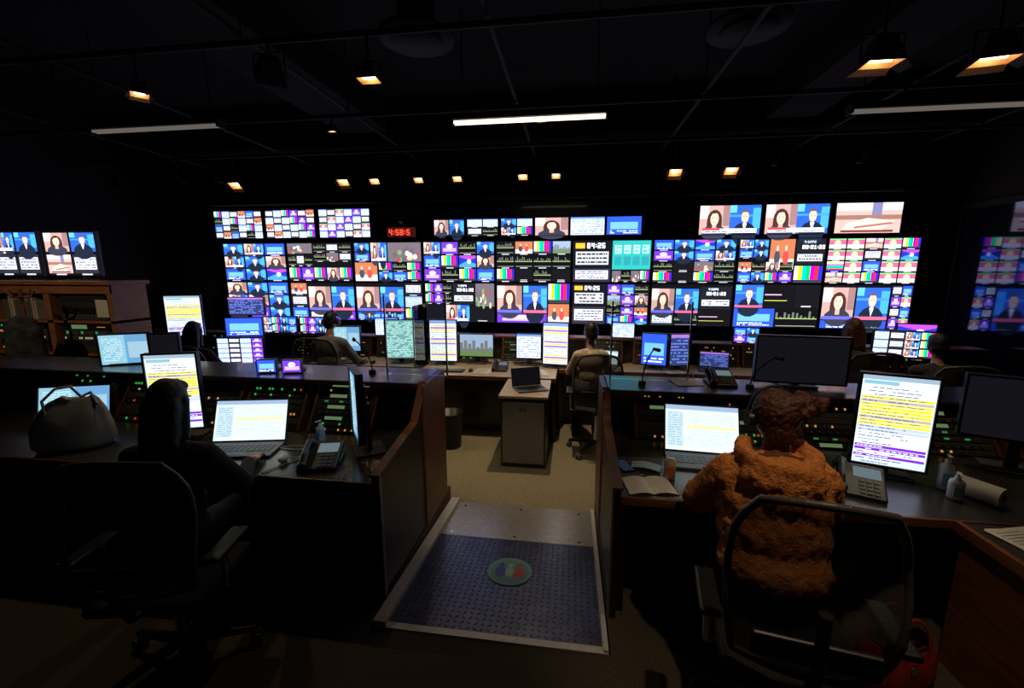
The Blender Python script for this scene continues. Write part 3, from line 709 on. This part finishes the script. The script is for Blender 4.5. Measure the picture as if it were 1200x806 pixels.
person('seated_woman',.89,1.80,0,-6,.58,lean=.20,topm='jacket_fleece',hairm='hair_red',style='bun',bulk=1.15,turn=12,extras='hood',armz=.83,reach=.38)
chair(-1.88,1.60,12,sh=.5)
person('seated_woman',-1.98,1.72,0,12,.53,lean=.08,topm='cloth_black',style='long',bulk=1.12,turn=-5,armz=.80,reach=.38)
chair(-2.98,4.72,5,z=LF,sh=.62); person('seated_man',-2.98,4.80,LF,0,.69,lean=.26,topm='cloth_grey',bulk=1.15,side=-.3,armz=.87,extras='phones')
chair(-4.45,4.40,10,z=LF,sh=.55); person('seated_woman',-4.5,4.42,LF,12,.60,lean=.1,topm='cloth_dark',style='long',bulk=1.05,armz=.85)
chair(.30,4.78,0,z=LF,sh=.56,back=.55); person('seated_man',.24,4.88,LF,6,.62,lean=.12,topm='cloth_beige',style='short',armz=.85)
chair(3.02,4.78,-6,z=LF,sh=.60); person('seated_woman',3.0,4.90,LF,-6,.70,lean=.15,topm='cloth_dark',hairm='hair_red',style='long',armz=.87)
chair(3.72,4.62,-12,z=LF,sh=.52); person('seated_man',3.70,4.74,LF,-10,.57,lean=.15,topm='cloth_dark',style='short',bulk=1.1,armz=.82)

# ------------------------------------------------------------------ desk items
def deskphone(x,y,z,rz,s=1):
    b=B(); M=T(0,0,.03,0,22)
    b.box(-.10,-.10,0,.10,.10,.02,'plastic_black',bev=.006); b.box(-.10,-.10,0.0,.10,.11,.028,'plastic_black',M=M,bev=.008)
    b.box(-.02,.02,.028,.085,.085,.031,'led',col=(.10,.14,.15),M=M)
    for i in range(3):
        for j in range(4): b.box(.0+i*.027,-.085+j*.024,.028,.02+i*.027,-.068+j*.024,.033,'plastic_grey',M=M)
    b.tube([(-.07,-.08,.05),(-.07,-.03,.062),(-.07,.04,.062),(-.07,.09,.05)],.015,'plastic_black',10,M=M); b.sph((-.07,-.085,.045),(.024,.028,.02),'plastic_black',M=M); b.sph((-.07,.09,.045),(.024,.028,.02),'plastic_black',M=M)
    b.obj('desk_phone',T(x,y,z,rz,0,0,s))
deskphone(-1.52,2.30,.752,15,1.15); deskphone(1.58,2.42,.752,-25,1.15); deskphone(2.6,5.6,.662,0); deskphone(-.9,5.3,.662,0); deskphone(1.15,3.4,1.072,0)
def bottle(x,y,z,h,r,name='sanitizer_bottle',mat='plastic_white'):
    b=B(); b.lathe((0,0,0),[(r*.9,0),(r,.01),(r,h*.6),(r*.9,h*.68),(r*.4,h*.75),(r*.4,h*.84)],mat); b.cyl((0,0,h*.84),(0,0,h),.006,.006,mat,8); b.box(-.008,-.04,h*.97,.008,.01,h,mat,bev=.003)
    b.box(-r*.6,-r-.001,h*.15,r*.6,-r*.75,h*.5,'paint',col=(.2,.4,.5)); b.obj(name,T(x,y,z,-20))
bottle(2.06,2.50,.752,.20,.034); bottle(2.03,2.39,.752,.15,.033); bottle(-1.72,2.62,.752,.16,.028)
b=B(); b.lathe((0,0,0),[(.028,0),(.033,.005),(.033,.105),(.028,.115),(.026,.118)],'paint',col=(.5,.42,.30)); b.cyl((0,0,.118),(0,0,.121),.02,.018,'chrome'); b.box(-.02,-.034,.03,.02,-.02,.08,'paint',col=(.6,.12,.05)); b.obj('drink_can',T(.585,2.42,.752))
b=B(); b.cyl((0,0,.05),(.0,.22,.05),.05,.05,'paper',28); b.cyl((0,-.002,.05),(0,.001,.05),.018,.018,'plastic_grey',16); b.obj('paper_towel_roll',T(2.19,2.32,.752,28))
b=B()
for s in(-1,1):
    n=8
    for i in range(n):
        u0=i/n;u1=(i+1)/n; f=lambda u:.003+.014*sin(pi*min(1,u*1.0))*(1-u*.6)
        b.add([(s*u0*.13,-.095,f(u0)),(s*u1*.13,-.095,f(u1)),(s*u1*.13,.095,f(u1)),(s*u0*.13,.095,f(u0))],[(0,1,2,3)],'paper',smooth=True)
    b.box(min(0,s*.135),-.1,0,max(0,s*.135),.1,.003,'leather_dark')
    for j in range(9): b.box(min(s*.03,s*.11),-.08+j*.019,.0165,max(s*.03,s*.11),-.0785+j*.019,.0168,'paint',col=(.35,.33,.3))
b.obj('open_notebook',T(.45,2.30,.752,8))
b=B(); b.box(-.037,-.075,0,.037,.075,.008,'plastic_black',bev=.003); b.box(-.033,-.069,.008,.033,.069,.0085,'led',col=(.01,.015,.03)); b.obj('smartphone',T(.34,2.53,.752,20))
b=B(); n=8; vs=[((i/n-.5)*.17,(j/4-.5)*.09,.012+.012*cos((i/n-.5)*pi)+.003*(j%2)) for j in range(5) for i in range(n+1)]
b.add(vs,[(j*9+i,j*9+i+1,(j+1)*9+i+1,(j+1)*9+i) for j in range(4) for i in range(8)],'mask_blue'); b.tube([(-.085,.04,.012),(-.13,.02,.004),(-.13,-.02,.004),(-.085,-.04,.012)],.0015,'plastic_white',5); b.tube([(.085,.04,.012),(.13,.02,.004),(.13,-.02,.004),(.085,-.04,.012)],.0015,'plastic_white',5)
b.obj('face_mask',T(.47,2.52,.752,-15))
def sheets(x,y,z,rz,w=.21,h=.29,name='paper_sheets'):
    b=B()
    for k in range(3): b.box(-w/2,-h/2,k*.0015,w/2,h/2,k*.0015+.001,'paper',M=T(0,0,0,k*4-4))
    for j in range(12): b.box(-w*.38,-h*.4+j*.02,.0047,w*random.uniform(.1,.38),-h*.4+j*.02+.004,.005,'paint',col=(.2,.2,.2),M=T(0,0,0,4))
    b.obj(name,T(x,y,z,rz))
sheets(2.06,1.98,.753,12,.22,.28); sheets(1.3,5.55,.662,10); sheets(-1.1,5.2,.662,-10); sheets(-2.55,2.3,.752,30); sheets(.9,3.4,1.072,8,.2,.2); sheets(.1,5.6,.662,4); sheets(-.4,5.2,.662,20)
def keyboard(x,y,z,rz):
    b=B(); b.box(-.21,-.07,0,.21,.07,.016,'plastic_black',bev=.004)
    for r_ in range(5):
        for k in range(15): b.box(-.2+k*.0265,-.06+r_*.024,.016,-.178+k*.0265,-.04+r_*.024,.021,'plastic_grey')
    b.obj('keyboard',T(x,y,z,rz))
    b=B(); b.sph((0,0,.012),(.03,.052,.022),'plastic_black',16,8); b.obj('computer_mouse',T(x+.3*cos(radians(rz)),y+.3*sin(radians(rz)),z+.010,rz))
keyboard(-1.55,5.15,.662,0); keyboard(3.1,5.56,.662,-5); keyboard(-3.0,5.42,.662,5)
b=B(); b.sph((0,0,.014),(.03,.05,.022),'plastic_white',16,8); b.obj('computer_mouse',T(-1.78,2.30,.760,20)); 
def cable(pts,r=.004,name='cable',mat='plastic_white'):
    cu=D.curves.new(name,'CURVE'); cu.dimensions='3D'; cu.bevel_depth=r; sp=cu.splines.new('NURBS'); sp.points.add(len(pts)-1)
    for p,q in zip(sp.points,pts): p.co=(*q,1)
    sp.use_endpoint_u=True; sp.order_u=3; cu.materials.append(MATS[mat]); o=D.objects.new(name,cu); COL.objects.link(o)
cable([(-1.95,2.48,.756),(-1.8,2.45,.756),(-1.72,2.52,.757),(-1.66,2.40,.756),(-1.75,2.25,.756),(-1.82,2.10,.757),(-1.85,2.085,.70),(-1.86,2.08,.55)])
cable([(-1.95,2.50,.756),(-1.75,2.55,.756),(-1.62,2.48,.756),(-1.7,2.36,.756),(-1.77,2.34,.758)],.003)
cable([(1.58,2.40,.757),(1.5,2.32,.757),(1.42,2.40,.757),(1.36,2.55,.757)],.004,'cable','plastic_black')
def goose(x,y,z,dx=.1,h=.4):
    b=B(); pts=[(dx*(i/8)**2.2,-.12*(i/8)**2,h*i/8) for i in range(9)]; b.cyl((0,0,0),(0,0,.03),.03,.025,'plastic_black'); b.tube(pts,.005,'steel_dark',8); b.cyl(pts[-1],tuple(Vector(pts[-1])+Vector((.03,-.05,.0))),.012,.014,'plastic_black',12); b.obj('gooseneck_microphone',T(x,y,z))
goose(1.33,3.3,1.072,.1,.26); goose(-1.6,3.2,1.112,-.08,.3); goose(.55,3.3,1.072,.05,.3)
b=B(); b.lathe((0,0,0),[(.12,0),(.15,.42),(.155,.42),(.155,.43),(.14,.43),(.115,.02)],'plastic_black',col=(0,0,0)); b.obj('waste_bin',T(-1.40,4.70,LF))
def softbag(prof,n,mat,pleat=0,ex=.6):
    vs=[]
    for (rx,ry,z,ox) in prof:
        for i in range(n):
            a=2*pi*i/n; sx=abs(cos(a))**ex*(1 if cos(a)>0 else -1); sy=abs(sin(a))**ex*(1 if sin(a)>0 else -1)
            f=1+pleat*sin(7*a+z*9)*min(1,z*6)
            vs.append((ox+rx*sx*f,ry*sy*(f+pleat*cos(5*a)),z+.015*cos(a*2)*(z>.2)))
    fs=[(j*n+i,j*n+(i+1)%n,(j+1)*n+(i+1)%n,(j+1)*n+i) for j in range(len(prof)-1) for i in range(n)]+[tuple(range(n-1,-1,-1))]
    b.add(vs,fs,mat,smooth=True); return vs[-n:]
b=B(); rimv=softbag([(.16,.08,0,0),(.18,.09,.04,0),(.175,.085,.14,0),(.145,.065,.21,0),(.14,.06,.22,0)],28,'leather_red')
b.tube(rimv+[rimv[0]],.008,'leather_dark',6); b.sph((0,0,.165),(.12,.05,.045),'leather_dark',16,8)
for s in(-1,1): b.tube([(-.08,s*.07,.16)]+[(-.085*cos(pi*i/10),s*(.072-.02*sin(pi*i/10)),.22+.14*sin(pi*i/10)) for i in range(11)]+[(.08,s*.07,.16)],.006,'leather_red',8)
b.box(-.018,-.096,.11,.018,-.085,.145,'chrome',bev=.003); b.obj('handbag',T(1.58,2.0,0,15))
b=B(); rimv=softbag([(.19,.10,0,0),(.215,.13,.04,0),(.205,.12,.14,.0),(.175,.085,.24,.01),(.13,.05,.31,.03),(.08,.03,.345,.05)],56,'cloth_bag',pleat=.045,ex=.75)
b.add(rimv,[tuple(range(len(rimv)))],'cloth_bag'); b.tube([(-.10,-.06,.24),(-.12,-.03,.34),(-.06,.0,.41),(.02,0,.42),(.07,0,.34)],.008,'cloth_bag',8); b.tube([(.13,-.05,.22),(.16,-.04,.30),(.12,.0,.37),(.06,.02,.34)],.008,'cloth_bag',8)
b.obj('tote_bag',T(-3.34,2.32,.752,30))
e=D.objects.new('coat_stand',None); COL.objects.link(e); e.matrix_world=T(-5.75,3.75,0,0)
e2=B(); e2.cyl((0,0,0),(0,0,1.75),.02,.016,'wood_trim',12)
for k in range(4):
    a=k*pi/2+.4; e2.tube([(0,0,1.65),(.08*cos(a),.08*sin(a),1.66),(.13*cos(a),.13*sin(a),1.73)],.01,'wood_trim',8); e2.tube([(0,0,.1),(.2*cos(a),.2*sin(a),-.03),(.28*cos(a),.28*sin(a),-.135)],.014,'wood_trim',8)
e2.obj('stand',parent=e)
blob('coat',[('e',(0,-.04,1.35),(.17,.10,.12),'cloth_coat'),('c',(0,-.04,1.3),(0,-.03,.75),.13,.17,'cloth_coat'),('c',(-.15,-.04,1.31),(-.21,-.05,.85),.06,.05,'cloth_coat'),('c',(.15,-.04,1.31),(.21,-.05,.85),.06,.05,'cloth_coat')],.014,e,disp=.03,dscale=.13,sm=3)
for (x,y,rz,w,zb,zt) in ((-1.25+.03,3.2,0,.5,1.112,1.75),(-1.93,5.25,90,.5,.662,1.5),(.62,3.45,0,.6,1.072,1.7)):
    b=B(); b.box(-w/2,-.003,0,w/2,.003,zt-zb,'acrylic'); 
    for s in(-1,1): b.box(s*w/2-.006,-.007,0,s*w/2+.006,.007,zt-zb,'chrome')
    b.obj('acrylic_divider',T(x,y,zb,rz))

# ------------------------------------------------------------------ ceiling rig
b=B()
for y in (1.2,3.1,4.6,5.95): b.cyl((-7.4,y,3.55),(5.3,y,3.55),.022,.022,'steel_dark',10)
for x in (-6,-4.2,-2.4,-.6,1.2,3.0,4.6): b.cyl((x,-1.5,3.6),(x,6.8,3.6),.018,.018,'steel_dark',10)
for x in (-6,-2.4,1.2,4.6):
    for y in (1.2,3.1,4.6,5.95): b.cyl((x,y,3.55),(x,y,4.3),.008,.008,'steel_dark',6)
b.obj('lighting_grid')
b=B()
b.cyl((-7.3,6.5,3.85),(5.2,6.5,3.85),.16,.16,'ceiling_paint',20)
for i in range(14): b.cyl((-7+i*.9,6.5,3.85),(-6.97+i*.9,6.5,3.85),.17,.17,'steel_dark',20)
b.box(2.4,-1,3.85,3.0,6.3,4.25,'ceiling_paint'); b.box(-3.4,-1,3.9,-2.7,6.3,4.25,'ceiling_paint'); b.obj('air_duct')
for (x,y) in ((-1.3,3.7),(1.3,3.9)):
    b=B(); b.lathe((0,0,0),[(.30,0),(.30,.03),(.22,.06),(.15,.12),(.14,.5)],'steel_dark',28); b.lathe((0,0,-.03),[(.2,0),(.21,.02)],'steel_dark',24); b.obj('ceiling_diffuser',T(x,y,3.78))
def strip(x0_,x1_,y,z,mat):
    b=B(); b.box(x0_,y-.06,z,x1_,y+.06,z+.05,'steel_dark',bev=.005); b.cyl((x0_+.02,y-.02,z-.015),(x1_-.02,y-.02,z-.015),.014,.014,mat,12); b.cyl((x0_+.02,y+.02,z-.015),(x1_-.02,y+.02,z-.015),.014,.014,mat,12)
    for x in (x0_+.1,x1_-.1): b.cyl((x,y,z+.05),(x,y,4.3),.005,.005,'steel_dark',6)
    for x in (x0_,x1_-.02): b.box(x,y-.05,z-.035,x+.02,y+.05,z,'steel_dark')
    b.obj('fluorescent_strip_light')
strip(-1.17,.28,4.25,3.33,'tube_glow'); strip(-4.85,-3.4,4.0,3.33,'tube_dim'); strip(2.38,3.9,4.45,3.33,'tube_dim')
def flood(x,y,z,w=.2,rz=0,rx=0,on=True,energy=8,zt=3.55,size=85,glow='lamp_glow',doors=False):
    b=B(); M=T(0,0,0,rz,rx); h=w*.75; d=w*.7
    def ring(hw,hd,zz): return [(-hw,-hd,zz),(hw,-hd,zz),(hw,hd,zz),(-hw,hd,zz)]
    o=ring(w/2+.006,d/2+.006,0)+ring(w*.28,d*.28,h)
    b.add(o,[(0,1,5,4),(1,2,6,5),(2,3,7,6),(3,0,4,7),(4,5,6,7)],'steel_dark',M=M)
    o=ring(w/2,d/2,0)+ring(w*.26,d*.26,h*.85)
    b.add(o,[(4,5,1,0),(5,6,2,1),(6,7,3,2),(7,4,0,3),(7,6,5,4)],'reflector' if on else 'steel_dark',M=M)
    b.cyl((-w*.3,0,h*.25),(w*.3,0,h*.25),w*.13,w*.13,glow if on else 'plastic_grey',12,M=M)
    b.add([(-w/2,d/2,0),(w/2,d/2,0),(w*.6,d*.5+w*.3,-w*.12),(-w*.6,d*.5+w*.3,-w*.12)],[(0,1,2,3)],'reflector' if doors else 'steel_dark',M=M)
    if doors:
        for s in(-1,1): b.add([(s*w/2,-d/2,0),(s*w/2,d/2,0),(s*w*.75,d*.4,-w*.2),(s*w*.75,-d*.4,-w*.2)],[(0,1,2,3)],'steel_dark',M=M)
    b.tube([(-w*.6,0,0),(-w*.6,0,h*1.15),(w*.6,0,h*1.15),(w*.6,0,0)],.006,'steel_dark',6)
    b.cyl((0,0,h*1.15),(0,0,zt-z),.01,.01,'steel_dark',8)
    b.obj('flood_light',T(x,y,z))
    if on and energy:
        l=D.lights.new('flood_beam','SPOT'); l.energy=energy; l.color=(1,.78,.5); l.spot_size=radians(size); l.spot_blend=.7; l.shadow_soft_size=.03
        ob=D.objects.new('flood_beam',l); COL.objects.link(ob); ob.matrix_world=T(x,y,z)@M@Matrix.Translation((0,0,-.01))
for i,x in enumerate((-4.95,-3.25,-2.78,-2.14,-1.59,-.69,-.25,1.26,1.93)): flood(x,5.95,3.15,(.16,.15,.13,.12,.12,.12,.11,.15,.15)[i],0,-38,True,5,glow='lamp_glow_small',doors=i in (0,1,7,8))
for x in (-6.9,-5.9,-5.3,2.52,3.48): flood(x,5.95,3.2,.16,0,20,False,0)
flood(-3.3,3.1,3.25,.11,50,-10,True,26,doors=True); flood(-1.45,3.1,3.25,.14,0,-3,True,12); flood(1.80,3.1,3.16,.19,0,2,True,12,doors=True); flood(2.40,3.1,3.14,.19,-12,0,True,12,doors=True); flood(-2.2,3.1,3.3,.2,40,50,False,0)
flood(-.35,4.6,3.4,.08,0,12,True,150,size=78)  # added fill lamp and fixture, brightens aisle floor and centre desks
flood(-.45,1.2,3.35,.12,0,34,True,78,size=32)  # added out-of-view spot, lifts the ramp plate
flood(-5.3,1.2,3.35,.12,12,62,True,80,size=44)  # added out-of-view spot, warms the equipment cabinet
flood(1.1,1.2,3.35,.12,0,12,True,58,size=46)  # added out-of-view fill for the right-hand seat, jacket and floor
flood(-2.6,4.6,3.4,.08,0,5,True,60,size=60)  # invented overhead fixture, makes the grey hoodie readable
flood(2.9,4.6,3.4,.08,0,5,True,55,size=70)  # invented overhead fixture, fill for the right rear seats

w=D.worlds.new('World'); scene.world=w; w.use_nodes=True; w.node_tree.nodes['Background'].inputs[0].default_value=(.01,.012,.02,1); w.node_tree.nodes['Background'].inputs[1].default_value=.1

cam=D.cameras.new('Camera'); co=D.objects.new('Camera',cam); COL.objects.link(co)
cam.sensor_width=36; cam.lens=15; cam.clip_start=.05
co.location=(0,0,1.95); co.rotation_euler=(radians(80),0,radians(8)); scene.camera=co
scene.view_settings.view_transform='Standard'
